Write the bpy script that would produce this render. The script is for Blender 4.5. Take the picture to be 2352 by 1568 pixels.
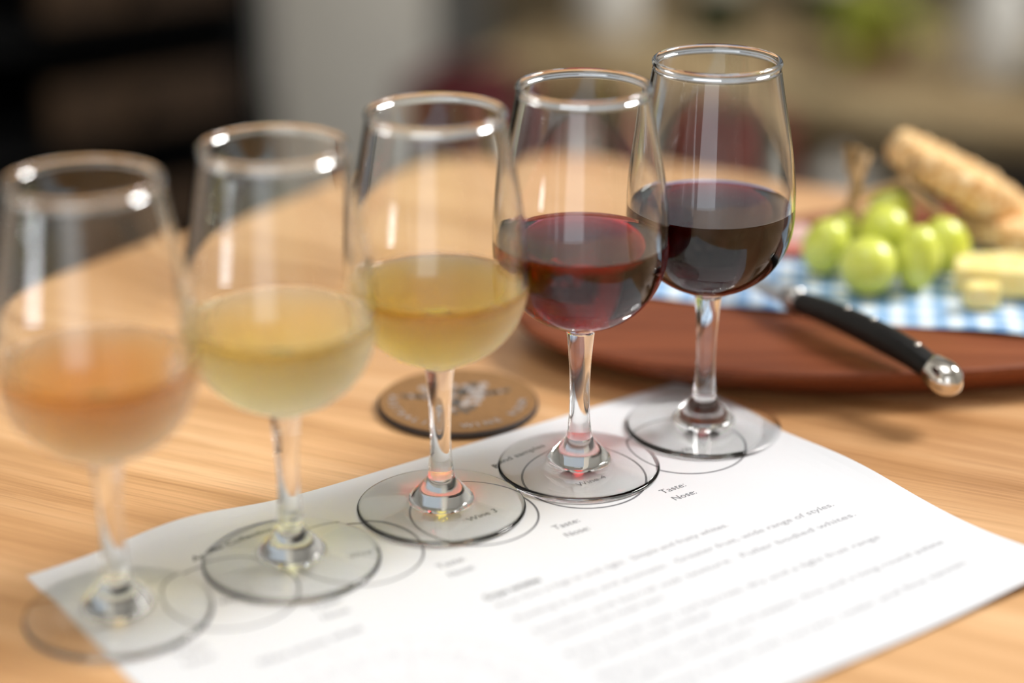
import bpy, bmesh, math, random
from mathutils import Vector, Matrix, noise
R = math.radians
PI = math.pi
for o in list(bpy.data.objects):
    bpy.data.objects.remove(o)
sc = bpy.context.scene
C = sc.collection

# ------------------------------------------------------------------ camera
cam = bpy.data.cameras.new('camera')
co = bpy.data.objects.new('camera', cam); C.objects.link(co)
co.location = (0, 0, 0.3343)
co.rotation_euler = (R(90 - 21.93), 0, 0)
cam.sensor_width = 36.0
cam.lens = 4549.1 / 2352 * 36
cam.clip_start = 0.01
cam.dof.use_dof = True
cam.dof.focus_distance = 0.752
cam.dof.aperture_fstop = 2.2
sc.camera = co

# ------------------------------------------------------------------ world, daylight, exposure
w = bpy.data.worlds.new('world'); sc.world = w; w.use_nodes = True
w.node_tree.nodes['Background'].inputs[0].default_value = (0.80, 0.90, 1.0, 1)
w.node_tree.nodes['Background'].inputs[1].default_value = 0.45

def area(name, loc, target, sx, sy, radiance, col=(1, 1, 1), spread=180):
    l = bpy.data.lights.new(name, 'AREA'); l.shape = 'RECTANGLE'
    l.size = sx; l.size_y = sy; l.color = col
    l.energy = radiance * PI * sx * sy
    l.spread = R(spread)
    o = bpy.data.objects.new(name, l); C.objects.link(o)
    o.location = loc
    d = Vector(target) - Vector(loc)
    o.rotation_euler = d.to_track_quat('-Z', 'Y').to_euler()
    return o
# daylight at the wall openings, plus an added overhead fill (see the walls below)
area('daylight_high_window', (1.80, 1.55, 1.75), (-1.0, 1.55 - 1.25, -0.9), 0.74, 0.80, 41.0, (1.0, 0.982, 0.962))
area('daylight_side_window', (-1.62, -0.32, -0.02), (0, -0.32, -0.02), 0.42, 0.26, 9.0, (0.93, 0.96, 1.0))
area('daylight_glazed_door', (-0.50, -1.52, 0.36), (-0.50, 0, 0.36), 1.04, 2.1, 1.5, (0.96, 0.97, 1.0))
area('overhead_fill', (-0.45, 0.35, 2.47), (-0.45, 0.35, 0), 1.4, 1.4, 3.0, (0.97, 0.985, 1.0))  # added soft fill from above, lifts the shade on sheet and glasses

vs = sc.view_settings
vs.view_transform = 'Standard'
vs.look = 'None'
vs.gamma = 1
vs.exposure = 0.13
vs.use_curve_mapping = False
cy = sc.cycles
cy.max_bounces = 14
cy.transmission_bounces = 14
cy.glossy_bounces = 6
cy.diffuse_bounces = 3
cy.transparent_max_bounces = 8
cy.caustics_refractive = True
cy.caustics_reflective = True
cy.blur_glossy = 0.05
cy.sample_clamp_indirect = 60
cy.use_adaptive_sampling = True
cy.adaptive_threshold = 0.03
cy.use_light_tree = False
cy.use_denoising = True

# ------------------------------------------------------------------ material helpers
MATS = {}
class NT:
    def __init__(s, name):
        s.m = bpy.data.materials.new(name); s.m.use_nodes = True
        s.t = s.m.node_tree; s.t.nodes.clear()
        s.out = s.n('ShaderNodeOutputMaterial')
        MATS[name] = s.m
    def n(s, typ, **kw):
        nd = s.t.nodes.new(typ)
        for k, v in kw.items():
            if k.startswith('i_'):
                key = k[2:].replace('_', ' ')
                nd.inputs[key].default_value = v
            else:
                setattr(nd, k, v)
        return nd
    def l(s, a, ao, b, bi):
        s.t.links.new(a.outputs[ao], b.inputs[bi])
    def ramp(s, stops, interp='LINEAR'):
        r = s.n('ShaderNodeValToRGB'); e = r.color_ramp.elements
        r.color_ramp.interpolation = interp
        e[0].position, e[0].color = stops[0][0], (*stops[0][1], 1)
        e[1].position, e[1].color = stops[1][0], (*stops[1][1], 1)
        for p, c in stops[2:]:
            x = e.new(p); x.color = (*c, 1)
        return r
    def math(s, op, a=None, b=None, clamp=False):
        nd = s.n('ShaderNodeMath', operation=op); nd.use_clamp = clamp
        for i, v in enumerate((a, b)):
            if v is None: continue
            if isinstance(v, (int, float)): nd.inputs[i].default_value = v
            else: s.t.links.new(v, nd.inputs[i])
        return nd.outputs[0]

def plain(name, col, rough=0.6, metal=0.0, var=0.12, scale=30.0, bump=0.0, spec=0.5, coat=0.0):
    """a principled surface with a little procedural variation"""
    t = NT(name)
    p = t.n('ShaderNodeBsdfPrincipled', i_Roughness=rough, i_Metallic=metal)
    p.inputs['Specular IOR Level'].default_value = spec
    p.inputs['Coat Weight'].default_value = coat
    tc = t.n('ShaderNodeTexCoord')
    nz = t.n('ShaderNodeTexNoise', i_Scale=scale, i_Detail=4.0)
    t.l(tc, 'Object', nz, 'Vector')
    a = tuple(c * (1 - var) for c in col); b = tuple(min(1, c * (1 + var)) for c in col)
    r = t.ramp([(0.3, a), (0.7, b)])
    t.l(nz, 'Fac', r, 'Fac'); t.l(r, 'Color', p, 'Base Color')
    if bump:
        bp = t.n('ShaderNodeBump', i_Strength=bump, i_Distance=0.002)
        t.l(nz, 'Fac', bp, 'Height'); t.l(bp, 'Normal', p, 'Normal')
    t.l(p, 'BSDF', t.out, 'Surface')
    return t.m

def wood(name, dark, mid, light, ang, along=3.0, across=70.0, fine=900.0, rough=0.42, coat=0.0, bump=0.08, band=9.0, spec=0.4):
    t = NT(name)
    p = t.n('ShaderNodeBsdfPrincipled', i_Roughness=rough)
    p.inputs['Coat Weight'].default_value = coat
    p.inputs['Coat Roughness'].default_value = 0.25
    p.inputs['Specular IOR Level'].default_value = spec
    tc = t.n('ShaderNodeTexCoord')
    rot = t.n('ShaderNodeMapping'); rot.inputs['Rotation'].default_value = (0, 0, -ang)
    t.l(tc, 'Object', rot, 'Vector')
    # slow wander of the grain
    wz = t.n('ShaderNodeTexNoise', i_Scale=2.2, i_Detail=2.0)
    mw = t.n('ShaderNodeMapping'); mw.inputs['Scale'].default_value = (1.0, 2.2, 1)
    t.l(rot, 'Vector', mw, 'Vector'); t.l(mw, 'Vector', wz, 'Vector')
    sub = t.n('ShaderNodeVectorMath', operation='MULTIPLY_ADD')
    t.l(wz, 'Color', sub, 0)
    sub.inputs[1].default_value = (0, 0.05, 0)
    t.l(rot, 'Vector', sub, 2)
    def streak(sx, sy, det, rough_=0.6):
        m = t.n('ShaderNodeMapping'); m.inputs['Scale'].default_value = (sx, sy, 1)
        t.l(sub, 'Vector', m, 'Vector')
        z = t.n('ShaderNodeTexNoise', i_Scale=1.0, i_Detail=det, i_Roughness=rough_)
        t.l(m, 'Vector', z, 'Vector'); return z
    a = streak(along, across, 5.0)
    b = streak(along * 6, fine, 3.0, 0.7)
    c = streak(along * 0.5, band, 2.0)
    r1 = t.ramp([(0.28, dark), (0.5, mid), (0.72, light)])
    t.l(a, 'Fac', r1, 'Fac')
    r2 = t.ramp([(0.30, (0.72, 0.66, 0.60)), (0.52, (1, 1, 1))])
    t.l(b, 'Fac', r2, 'Fac')
    mx = t.n('ShaderNodeMix', data_type='RGBA', blend_type='MULTIPLY'); mx.inputs[0].default_value = 0.75
    t.l(r1, 'Color', mx, 6); t.l(r2, 'Color', mx, 7)
    r3 = t.ramp([(0.34, (0.70, 0.61, 0.52)), (0.60, (1.06, 1.06, 1.06))])
    t.l(c, 'Fac', r3, 'Fac')
    mx2 = t.n('ShaderNodeMix', data_type='RGBA', blend_type='MULTIPLY'); mx2.inputs[0].default_value = 0.9
    t.l(mx, 2, mx2, 6); t.l(r3, 'Color', mx2, 7)
    t.l(mx2, 2, p, 'Base Color')
    bp = t.n('ShaderNodeBump', i_Strength=bump, i_Distance=0.0006)
    t.l(b, 'Fac', bp, 'Height'); t.l(bp, 'Normal', p, 'Normal')
    t.l(p, 'BSDF', t.out, 'Surface')
    return t.m

# clear glass
t = NT('clear_glass')
g = t.n('ShaderNodeBsdfGlass', i_Roughness=0.0, i_IOR=1.5); g.inputs['Color'].default_value = (0.996, 1.0, 0.998, 1)
t.l(g, 'BSDF', t.out, 'Surface')
# the same glass with a film of condensation on the outside
t = NT('misted_glass')
g1 = t.n('ShaderNodeBsdfGlass', i_Roughness=0.0, i_IOR=1.5); g1.inputs['Color'].default_value = (0.996, 1.0, 0.998, 1)
g2 = t.n('ShaderNodeBsdfGlass', i_Roughness=0.62, i_IOR=1.5); g2.inputs['Color'].default_value = (0.99, 0.99, 0.99, 1)
df = t.n('ShaderNodeBsdfTranslucent'); df.inputs['Color'].default_value = (0.94, 0.94, 0.94, 1)
dd = t.n('ShaderNodeBsdfDiffuse'); dd.inputs['Color'].default_value = (0.94, 0.94, 0.94, 1)
m0 = t.n('ShaderNodeMixShader', i_Fac=0.08); t.l(df, 0, m0, 1); t.l(dd, 0, m0, 2)
m1 = t.n('ShaderNodeMixShader', i_Fac=0.24); t.l(g2, 0, m1, 1); t.l(m0, 0, m1, 2)
tc = t.n('ShaderNodeTexCoord'); nz = t.n('ShaderNodeTexNoise', i_Scale=90.0, i_Detail=3.0)
t.l(tc, 'Object', nz, 'Vector')
sx = t.n('ShaderNodeSeparateXYZ'); t.l(tc, 'Object', sx, 0)
at = t.n('ShaderNodeAttribute', attribute_name='mist_top')
dz = t.math('SUBTRACT', at.outputs['Fac'], sx.outputs[2])
f0 = t.math('MULTIPLY', dz, 170.0)
f1 = t.math('ADD', f0, t.math('MULTIPLY', t.math('SUBTRACT', nz.outputs['Fac'], 0.5), 0.8), clamp=True)
f2 = t.math('MULTIPLY', f1, 0.92)
m2 = t.n('ShaderNodeMixShader'); t.t.links.new(f2, m2.inputs[0]); t.l(g1, 0, m2, 1); t.l(m1, 0, m2, 2)
t.l(m2, 0, t.out, 'Surface')

def wine_mat(name, sigma):
    t = NT(name)
    at = t.n('ShaderNodeAttribute', attribute_name='surface_ior')
    g = t.n('ShaderNodeBsdfGlass', i_Roughness=0.0); g.inputs['Color'].default_value = (1, 1, 1, 1)
    t.l(at, 'Fac', g, 'IOR'); t.l(g, 0, t.out, 'Surface')
    D = max(sigma) * 1.02
    v = t.n('ShaderNodeVolumeAbsorption', i_Density=D)
    v.inputs['Color'].default_value = (*(1 - s / D for s in sigma), 1)
    t.l(v, 0, t.out, 'Volume')
    return t.m
wine_mat('rose_wine', (0.5, 13.5, 44.0))
wine_mat('pale_white_wine', (0.5, 3.2, 27.0))
wine_mat('golden_white_wine', (0.6, 10.5, 105.0))
wine_mat('ruby_red_wine', (30.0, 380.0, 260.0))
wine_mat('dark_red_wine', (75.0, 520.0, 360.0))

wood('oak_table_top', (0.50, 0.265, 0.105), (0.68, 0.395, 0.185), (0.80, 0.51, 0.27), R(-25), rough=0.40, spec=0.55)
wood('mahogany_board', (0.13, 0.033, 0.012), (0.22, 0.062, 0.023), (0.29, 0.09, 0.036), R(-18), rough=0.5, spec=0.2, across=50, fine=600)
wood('bench_plank_wood', (0.26, 0.185, 0.095), (0.37, 0.28, 0.15), (0.45, 0.35, 0.20), R(-26), rough=0.6, across=40, fine=300)
wood('olive_wood', (0.14, 0.115, 0.065), (0.20, 0.165, 0.10), (0.26, 0.215, 0.135), R(0), rough=0.7, across=40, fine=300)
wood('dark_drawer_wood', (0.018, 0.008, 0.002), (0.030, 0.014, 0.0035), (0.042, 0.020, 0.005), R(35), rough=0.9, across=40, fine=300)
plain('wall_paint', (0.62, 0.60, 0.56), 0.8, var=0.03, scale=6)
plain('pier_paint', (0.62, 0.585, 0.51), 0.8, var=0.03, scale=6)
plain('ceiling_paint', (0.75, 0.74, 0.72), 0.85, var=0.02, scale=4)
plain('dark_floor', (0.075, 0.072, 0.06), 0.7, var=0.2, scale=5)
plain('white_frame_paint', (0.8, 0.8, 0.79), 0.5, var=0.02)
plain('black_lacquer', (0.003, 0.003, 0.003), 0.9, var=0.2, spec=0.1)
plain('printing_ink', (0.045, 0.045, 0.05), 0.7, var=0.1, scale=400)
plain('grey_ink', (0.16, 0.16, 0.175), 0.7, var=0.1, scale=400)
plain('body_ink', (0.34, 0.34, 0.36), 0.7, var=0.08, scale=400)
plain('pale_grey_ink', (0.68, 0.68, 0.70), 0.7, var=0.04, scale=300)
plain('coaster_face', (0.25, 0.125, 0.04), 0.55, var=0.10, scale=300, bump=0.2)
plain('coaster_core', (0.03, 0.02, 0.016), 0.7, var=0.2, scale=200)
plain('coaster_print', (0.36, 0.31, 0.28), 0.5, var=0.25, scale=300)
plain('coaster_print_dark', (0.10, 0.085, 0.07), 0.5, var=0.25, scale=300)
plain('polished_steel', (0.72, 0.68, 0.62), 0.10, metal=1.0, var=0.05, scale=120)
plain('satin_steel', (0.62, 0.60, 0.57), 0.28, metal=1.0, var=0.05, scale=120)
plain('black_horn', (0.008, 0.007, 0.006), 0.4, var=0.3, scale=60, spec=0.3)
plain('dry_stem', (0.36, 0.22, 0.09), 0.75, var=0.3, scale=120)
plain('cured_meat', (0.80, 0.20, 0.15), 0.45, var=0.25, scale=160)
plain('meat_fat', (0.85, 0.55, 0.50), 0.45, var=0.15, scale=160)
plain('grey_stoneware', (0.34, 0.32, 0.28), 0.5, var=0.15, scale=12)
plain('white_stoneware', (0.62, 0.60, 0.55), 0.5, var=0.08, scale=12)
plain('brick_red_crate', (0.16, 0.028, 0.018), 0.6, var=0.2, scale=12)
plain('maroon_fabric', (0.10, 0.012, 0.014), 0.9, var=0.3, scale=25)
plain('black_plastic', (0.012, 0.012, 0.012), 0.5, var=0.2)
plain('terracotta_pot', (0.34, 0.20, 0.12), 0.8, var=0.1)
plain('yellow_green_leaf', (0.34, 0.36, 0.04), 0.5, var=0.25, scale=40)
plain('dark_green_leaf', (0.05, 0.065, 0.02), 0.55, var=0.3, scale=40)
plain('green_bottle_glass', (0.02, 0.03, 0.012), 0.12, var=0.1)
plain('bottle_label', (0.55, 0.50, 0.40), 0.7, var=0.05)

# office paper
t = NT('white_paper')
p = t.n('ShaderNodeBsdfPrincipled', i_Roughness=0.75); p.inputs['Specular IOR Level'].default_value = 0.3
p.inputs['Base Color'].default_value = (0.765, 0.77, 0.785, 1)
tl = t.n('ShaderNodeBsdfTranslucent'); tl.inputs['Color'].default_value = (0.85, 0.84, 0.82, 1)
mx = t.n('ShaderNodeMixShader', i_Fac=0.08); t.l(p, 0, mx, 1); t.l(tl, 0, mx, 2)
tc = t.n('ShaderNodeTexCoord'); nz = t.n('ShaderNodeTexNoise', i_Scale=1500.0, i_Detail=2.0); t.l(tc, 'Object', nz, 'Vector')
bp = t.n('ShaderNodeBump', i_Strength=0.05, i_Distance=0.0002); t.l(nz, 'Fac', bp, 'Height'); t.l(bp, 'Normal', p, 'Normal')
t.l(mx, 0, t.out, 'Surface')

# blue and white gingham greaseproof paper
t = NT('gingham_paper')
p = t.n('ShaderNodeBsdfPrincipled', i_Roughness=0.5)
tc = t.n('ShaderNodeTexCoord'); mp = t.n('ShaderNodeMapping'); mp.inputs['Rotation'].default_value = (0, 0, R(9))
t.l(tc, 'Object', mp, 'Vector'); sx = t.n('ShaderNodeSeparateXYZ'); t.l(mp, 'Vector', sx, 0)
st = []
for k in (0, 1):
    fr = t.math('FRACT', t.math('MULTIPLY', sx.outputs[k], 1 / 0.0125))
    st.append(t.math('GREATER_THAN', fr, 0.5))
sm = t.math('ADD', st[0], st[1]); hf = t.math('MULTIPLY', sm, 0.5)
r = t.ramp([(0.0, (0.88, 0.89, 0.90)), (0.5, (0.44, 0.62, 0.82)), (1.0, (0.13, 0.30, 0.58))])
t.t.links.new(hf, r.inputs[0]); t.l(r, 'Color', p, 'Base Color'); t.l(p, 0, t.out, 'Surface')

# grape skin
t = NT('grape_skin')
p = t.n('ShaderNodeBsdfPrincipled', i_Roughness=0.30)
p.inputs['Subsurface Weight'].default_value = 0.55
p.inputs['Subsurface Radius'].default_value = (0.006, 0.0065, 0.002)
p.inputs['Subsurface Scale'].default_value = 1.0
p.inputs['Coat Weight'].default_value = 0.35; p.inputs['Coat Roughness'].default_value = 0.22
tc = t.n('ShaderNodeTexCoord'); nz = t.n('ShaderNodeTexNoise', i_Scale=70.0, i_Detail=3.0); t.l(tc, 'Object', nz, 'Vector')
r = t.ramp([(0.3, (0.60, 0.64, 0.05)), (0.7, (0.74, 0.78, 0.17))]); t.l(nz, 'Fac', r, 'Fac'); t.l(r, 'Color', p, 'Base Color')
t.l(p, 0, t.out, 'Surface')
# oat biscuit
t = NT('oat_biscuit')
p = t.n('ShaderNodeBsdfPrincipled', i_Roughness=0.85)
tc = t.n('ShaderNodeTexCoord'); nz = t.n('ShaderNodeTexNoise', i_Scale=260.0, i_Detail=5.0); vo = t.n('ShaderNodeTexVoronoi', i_Scale=230.0)
t.l(tc, 'Object', nz, 'Vector'); t.l(tc, 'Object', vo, 'Vector')
r = t.ramp([(0.30, (0.46, 0.20, 0.055)), (0.48, (0.80, 0.47, 0.18)), (0.68, (0.93, 0.74, 0.44))]); t.l(nz, 'Fac', r, 'Fac'); t.l(r, 'Color', p, 'Base Color')
bp = t.n('ShaderNodeBump', i_Strength=0.6, i_Distance=0.0015); t.l(vo, 'Distance', bp, 'Height'); t.l(bp, 'Normal', p, 'Normal')
t.l(p, 0, t.out, 'Surface')
# cheese
t = NT('yellow_cheese')
p = t.n('ShaderNodeBsdfPrincipled', i_Roughness=0.5)
p.inputs['Subsurface Weight'].default_value = 0.4; p.inputs['Subsurface Radius'].default_value = (0.006, 0.004, 0.0015); p.inputs['Subsurface Scale'].default_value = 1.0
tc = t.n('ShaderNodeTexCoord'); nz = t.n('ShaderNodeTexNoise', i_Scale=150.0, i_Detail=4.0); t.l(tc, 'Object', nz, 'Vector')
r = t.ramp([(0.3, (0.86, 0.68, 0.22)), (0.7, (0.93, 0.80, 0.40))]); t.l(nz, 'Fac', r, 'Fac'); t.l(r, 'Color', p, 'Base Color')
bp = t.n('ShaderNodeBump', i_Strength=0.3, i_Distance=0.001); t.l(nz, 'Fac', bp, 'Height'); t.l(bp, 'Normal', p, 'Normal')
t.l(p, 0, t.out, 'Surface')

# ------------------------------------------------------------------ object helpers
def link(name, me, mat=None, parent=None, smooth=False):
    o = bpy.data.objects.new(name, me); C.objects.link(o)
    if mat is not None and not me.materials: me.materials.append(MATS[mat])
    if parent is not None: o.parent = parent
    if smooth: me.shade_smooth()
    return o
def obj(name, bm, mat, parent=None, smooth=False):
    bmesh.ops.recalc_face_normals(bm, faces=bm.faces[:])
    me = bpy.data.meshes.new(name); bm.to_mesh(me); bm.free()
    return link(name, me, mat, parent, smooth)
def from_py(name, v, f, mat, parent=None, smooth=False):
    me = bpy.data.meshes.new(name); me.from_pydata(v, [], f); me.update()
    return link(name, me, mat, parent, smooth)
def thing(name, label, cat, loc=(0, 0, 0), rotz=0, group=None):
    o = bpy.data.objects.new(name, None); C.objects.link(o)
    o.empty_display_size = 0.02
    o.location = loc; o.rotation_euler = (0, 0, rotz)
    return tag(o, label, cat, group)
def tag(o, label, cat, group=None):
    o['label'] = label; o['category'] = cat
    if group: o['group'] = group
    return o
def struct(o, label=None):
    o['kind'] = 'structure'
    if label: o['label'] = label
    return o
def add_box(bm, c, s, rot=None, bev=0.0):
    M = Matrix.Translation(c) @ (rot or Matrix()) @ Matrix.Diagonal((s[0], s[1], s[2], 1))
    r = bmesh.ops.create_cube(bm, size=1.0, matrix=M)
    if bev:
        es = {e for v in r['verts'] for e in v.link_edges}
        bmesh.ops.bevel(bm, geom=list(es), offset=bev, segments=2, affect='EDGES', profile=0.5)
def box(c, s, rot=None, bev=0.0):
    bm = bmesh.new(); add_box(bm, c, s, rot, bev); return bm
def lathe_data(prof, seg=96, flip=False):
    """prof: list of (r,z); revolve, r==0 collapses to a pole"""
    v, f, rings = [], [], []
    for r, z in prof:
        if r < 1e-7:
            rings.append([len(v)]); v.append((0, 0, z))
        else:
            k = len(v); rings.append(list(range(k, k + seg)))
            v += [(r * math.cos(2 * PI * i / seg), r * math.sin(2 * PI * i / seg), z) for i in range(seg)]
    for a, b in zip(rings, rings[1:]):
        for i in range(seg):
            j = (i + 1) % seg
            if len(a) == 1 and len(b) == 1: continue
            if len(a) == 1: q = [a[0], b[j], b[i]]
            elif len(b) == 1: q = [a[i], a[j], b[0]]
            else: q = [a[i], a[j], b[j], b[i]]
            f.append(q[::-1] if flip else q)
    return v, f
def lathe(name, prof, mat, parent=None, seg=64, smooth=True):
    v, f = lathe_data(prof, seg)
    me = bpy.data.meshes.new(name); me.from_pydata(v, [], f); me.update()
    bm = bmesh.new(); bm.from_mesh(me); bmesh.ops.recalc_face_normals(bm, faces=bm.faces[:]); bm.to_mesh(me); bm.free()
    return link(name, me, mat, parent, smooth)
def pchip(xs, ys, x):
    n = len(xs); h = [xs[i + 1] - xs[i] for i in range(n - 1)]; dl = [(ys[i + 1] - ys[i]) / h[i] for i in range(n - 1)]
    d = [0.0] * n; d[0], d[-1] = dl[0], dl[-1]
    for i in range(1, n - 1):
        if dl[i - 1] * dl[i] > 0:
            w1 = 2 * h[i] + h[i - 1]; w2 = h[i] + 2 * h[i - 1]; d[i] = (w1 + w2) / (w1 / dl[i - 1] + w2 / dl[i])
    k = 0
    while k < n - 2 and x > xs[k + 1]: k += 1
    t = (x - xs[k]) / h[k]
    return ((2 * t**3 - 3 * t**2 + 1) * ys[k] + (t**3 - 2 * t**2 + t) * h[k] * d[k] + (-2 * t**3 + 3 * t**2) * ys[k + 1] + (t**3 - t**2) * h[k] * d[k + 1])
def catmull(pts, n):
    out = []
    P = [pts[0]] + list(pts) + [pts[-1]]
    for i in range(1, len(P) - 2):
        for j in range(n):
            t = j / n
            out.append(tuple(0.5 * (2 * b + (-a + c) * t + (2 * a - 5 * b + 4 * c - d) * t * t + (-a + 3 * b - 3 * c + d) * t**3)
                             for a, b, c, d in zip(P[i - 1], P[i], P[i + 1], P[i + 2])))
    out.append(tuple(pts[-1])); return out
def tube(name, path, radii, mat, parent=None, seg=12, sx=1.0, sz=1.0, smooth=True):
    """swept tube; cross-section scaled sx sideways, sz upwards"""
    v, f = [], []; n = len(path); P = [Vector(p) for p in path]
    for i in range(n):
        d = (P[min(i + 1, n - 1)] - P[max(i - 1, 0)]).normalized()
        s = d.cross(Vector((0, 0, 1)))
        if s.length < 1e-4: s = d.cross(Vector((1, 0, 0)))
        s.normalize(); u = s.cross(d)
        r = radii[i] if hasattr(radii, '__len__') else radii
        for k in range(seg):
            a = 2 * PI * k / seg
            v.append(tuple(P[i] + s * (r * sx * math.cos(a)) + u * (r * sz * math.sin(a))))
    for i in range(n - 1):
        for k in range(seg):
            j = (k + 1) % seg
            f.append([i * seg + k, i * seg + j, (i + 1) * seg + j, (i + 1) * seg + k])
    f.append(list(range(seg))[::-1]); f.append([(n - 1) * seg + k for k in range(seg)])
    o = from_py(name, v, f, mat, parent, smooth)
    bm = bmesh.new(); bm.from_mesh(o.data); bmesh.ops.recalc_face_normals(bm, faces=bm.faces[:]); bm.to_mesh(o.data); bm.free()
    return o
def prism(name, outline, z0, z1, mat, parent=None, bev=0.0, segs=2):
    bm = bmesh.new()
    vs_ = [bm.verts.new((x, y, z0)) for x, y in outline]
    fc = bm.faces.new(vs_)
    r = bmesh.ops.extrude_face_region(bm, geom=[fc])
    bmesh.ops.translate(bm, verts=[e for e in r['geom'] if isinstance(e, bmesh.types.BMVert)], vec=(0, 0, z1 - z0))
    bmesh.ops.recalc_face_normals(bm, faces=bm.faces[:])
    if bev:
        es = [e for e in bm.edges if abs(e.verts[0].co.z - e.verts[1].co.z) < 1e-7]
        bmesh.ops.bevel(bm, geom=es, offset=bev, segments=segs, affect='EDGES', profile=0.5)
    return obj(name, bm, mat, parent)
def text_mesh(s, size, bold=0.0, align='LEFT', spacing=1.0):
    cu = bpy.data.curves.new('t', 'FONT'); cu.body = s; cu.size = size; cu.align_x = align
    cu.offset = bold; cu.resolution_u = 3; cu.space_character = spacing
    o = bpy.data.objects.new('t', cu); C.objects.link(o)
    dg = bpy.context.evaluated_depsgraph_get(); dg.update()
    me = bpy.data.meshes.new_from_object(o.evaluated_get(dg))
    bpy.data.objects.remove(o); bpy.data.curves.remove(cu)
    return me

# ================================================================== THE ROOM
ZF = -0.74
X0, X1, Y0, Y1, ZC = -1.7, 1.9, -1.6, 4.0, 2.45
struct(obj('floor', box(((X0 + X1) / 2, (Y0 + Y1) / 2, ZF - 0.05), (X1 - X0 + 0.4, Y1 - Y0 + 0.4, 0.1)), 'dark_floor'))
bm = bmesh.new()
SX0, SX1, SY0, SY1 = -1.17, 0.27, -0.37, 1.07                    # ceiling opening, added for the overhead fill lamp
for p0, p1, q0, q1 in ((X0 - 0.2, X1 + 0.2, Y0 - 0.2, SY0), (X0 - 0.2, X1 + 0.2, SY1, Y1 + 0.2), (X0 - 0.2, SX0, SY0, SY1), (SX1, X1 + 0.2, SY0, SY1)):
    add_box(bm, ((p0 + p1) / 2, (q0 + q1) / 2, ZC + 0.05), (p1 - p0, q1 - q0, 0.1))
struct(obj('ceiling', bm, 'ceiling_paint'))
sk = bpy.data.objects.new('fill_opening_frame', None); C.objects.link(sk); struct(sk)  # unseen frame around the opening made for the fill lamp
for p0, p1, q0, q1 in ((SX0, SX1, SY0, SY0 + 0.03), (SX0, SX1, SY1 - 0.03, SY1), (SX0, SX0 + 0.03, SY0 + 0.03, SY1 - 0.03), (SX1 - 0.03, SX1, SY0 + 0.03, SY1 - 0.03)):
    obj('frame_rail', box(((p0 + p1) / 2, (q0 + q1) / 2, ZC + 0.01), (p1 - p0, q1 - q0, 0.05)), 'white_frame_paint', sk)
def wall_with_hole(name, axis, pos, a0, a1, h0, h1, z0, z1, th=0.10, sign=1):
    """a wall on plane axis=pos (growing outwards by th*sign) with a rectangular opening a:[h0,h1] z:[z0,z1]"""
    bm = bmesh.new(); c = pos + sign * th / 2
    def b(p0, p1, q0, q1):
        if p1 - p0 < 1e-5 or q1 - q0 < 1e-5: return
        if axis == 'x': add_box(bm, (c, (p0 + p1) / 2, (q0 + q1) / 2), (th, p1 - p0, q1 - q0))
        else: add_box(bm, ((p0 + p1) / 2, c, (q0 + q1) / 2), (p1 - p0, th, q1 - q0))
    b(a0, h0, ZF, ZC); b(h1, a1, ZF, ZC); b(h0, h1, ZF, z0); b(h0, h1, z1, ZC)
    return struct(obj(name, bm, 'wall_paint'))
def frame(name, axis, pos, h0, h1, z0, z1, bars=0):
    o = struct(thing(name, 'white painted frame around the opening', 'window'))
    del o['category']; del o['label']
    wd, dp = 0.04, 0.06
    def part(p0, p1, q0, q1, n):
        if axis == 'x': bm = box((pos, (p0 + p1) / 2, (q0 + q1) / 2), (dp, p1 - p0, q1 - q0))
        else: bm = box(((p0 + p1) / 2, pos, (q0 + q1) / 2), (p1 - p0, dp, q1 - q0))
        obj(n, bm, 'white_frame_paint', o)
    part(h0 - wd, h0, z0 - wd, z1 + wd, 'frame_stile'); part(h1, h1 + wd, z0 - wd, z1 + wd, 'frame_stile')
    part(h0, h1, z0 - wd, z0, 'frame_rail'); part(h0, h1, z1, z1 + wd, 'frame_rail')
    return o
wall_with_hole('wall_right', 'x', X1, Y0, Y1, 1.17, 1.93, 1.34, 2.18)
frame('window_1', 'x', X1 + 0.02, 1.17, 1.93, 1.34, 2.18)
wall_with_hole('wall_left', 'x', X0, Y0, Y1, -0.55, -0.09, -0.18, 0.14, sign=-1)
frame('window_2', 'x', X0 - 0.02, -0.55, -0.09, -0.18, 0.14)
wall_with_hole('wall_front', 'y', Y0, X0, X1, -1.04, 0.04, -0.70, 1.42, sign=-1)
frame('door_1', 'y', Y0 - 0.02, -1.04, 0.04, -0.70, 1.42)
wall_with_hole('wall_back', 'y', Y1, X0, X1, -0.27, 1.37, 0.74, 1.96)
frame('window_3', 'y', Y1 + 0.02, -0.27, 1.37, 0.74, 1.96)
struct(obj('wall_pier', box((-0.215, 2.70, (ZF + ZC) / 2), (0.20, 0.22, ZC - ZF)), 'pier_paint'))

# ================================================================== TABLE
def rounded_poly(corners, radii, n=14):
    out = []
    m = len(corners)
    for i in range(m):
        p = Vector(corners[i]); a = Vector(corners[i - 1]); b = Vector(corners[(i + 1) % m])
        r = radii[i]; da = (a - p).normalized(); db = (b - p).normalized()
        ang = da.angle(db); tl = r / math.tan(ang / 2)
        s = p + da * tl; e = p + db * tl
        cdir = (da + db).normalized(); c = p + cdir * (r / math.sin(ang / 2))
        a0 = math.atan2(s.y - c.y, s.x - c.x); a1 = math.atan2(e.y - c.y, e.x - c.x)
        while a1 - a0 > PI: a1 -= 2 * PI
        while a1 - a0 < -PI: a1 += 2 * PI
        for k in range(n + 1):
            q = a0 + (a1 - a0) * k / n
            out.append((c.x + r * math.cos(q), c.y + r * math.sin(q)))
    return out
tb = thing('table', 'pale oak table with rounded corners under the wine glasses', 'table', (0, 0.5, ZF))
corner = [(-0.02, 1.155), (0.86, 0.735), (0.32, -0.02), (-0.70, 0.37)]
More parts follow.
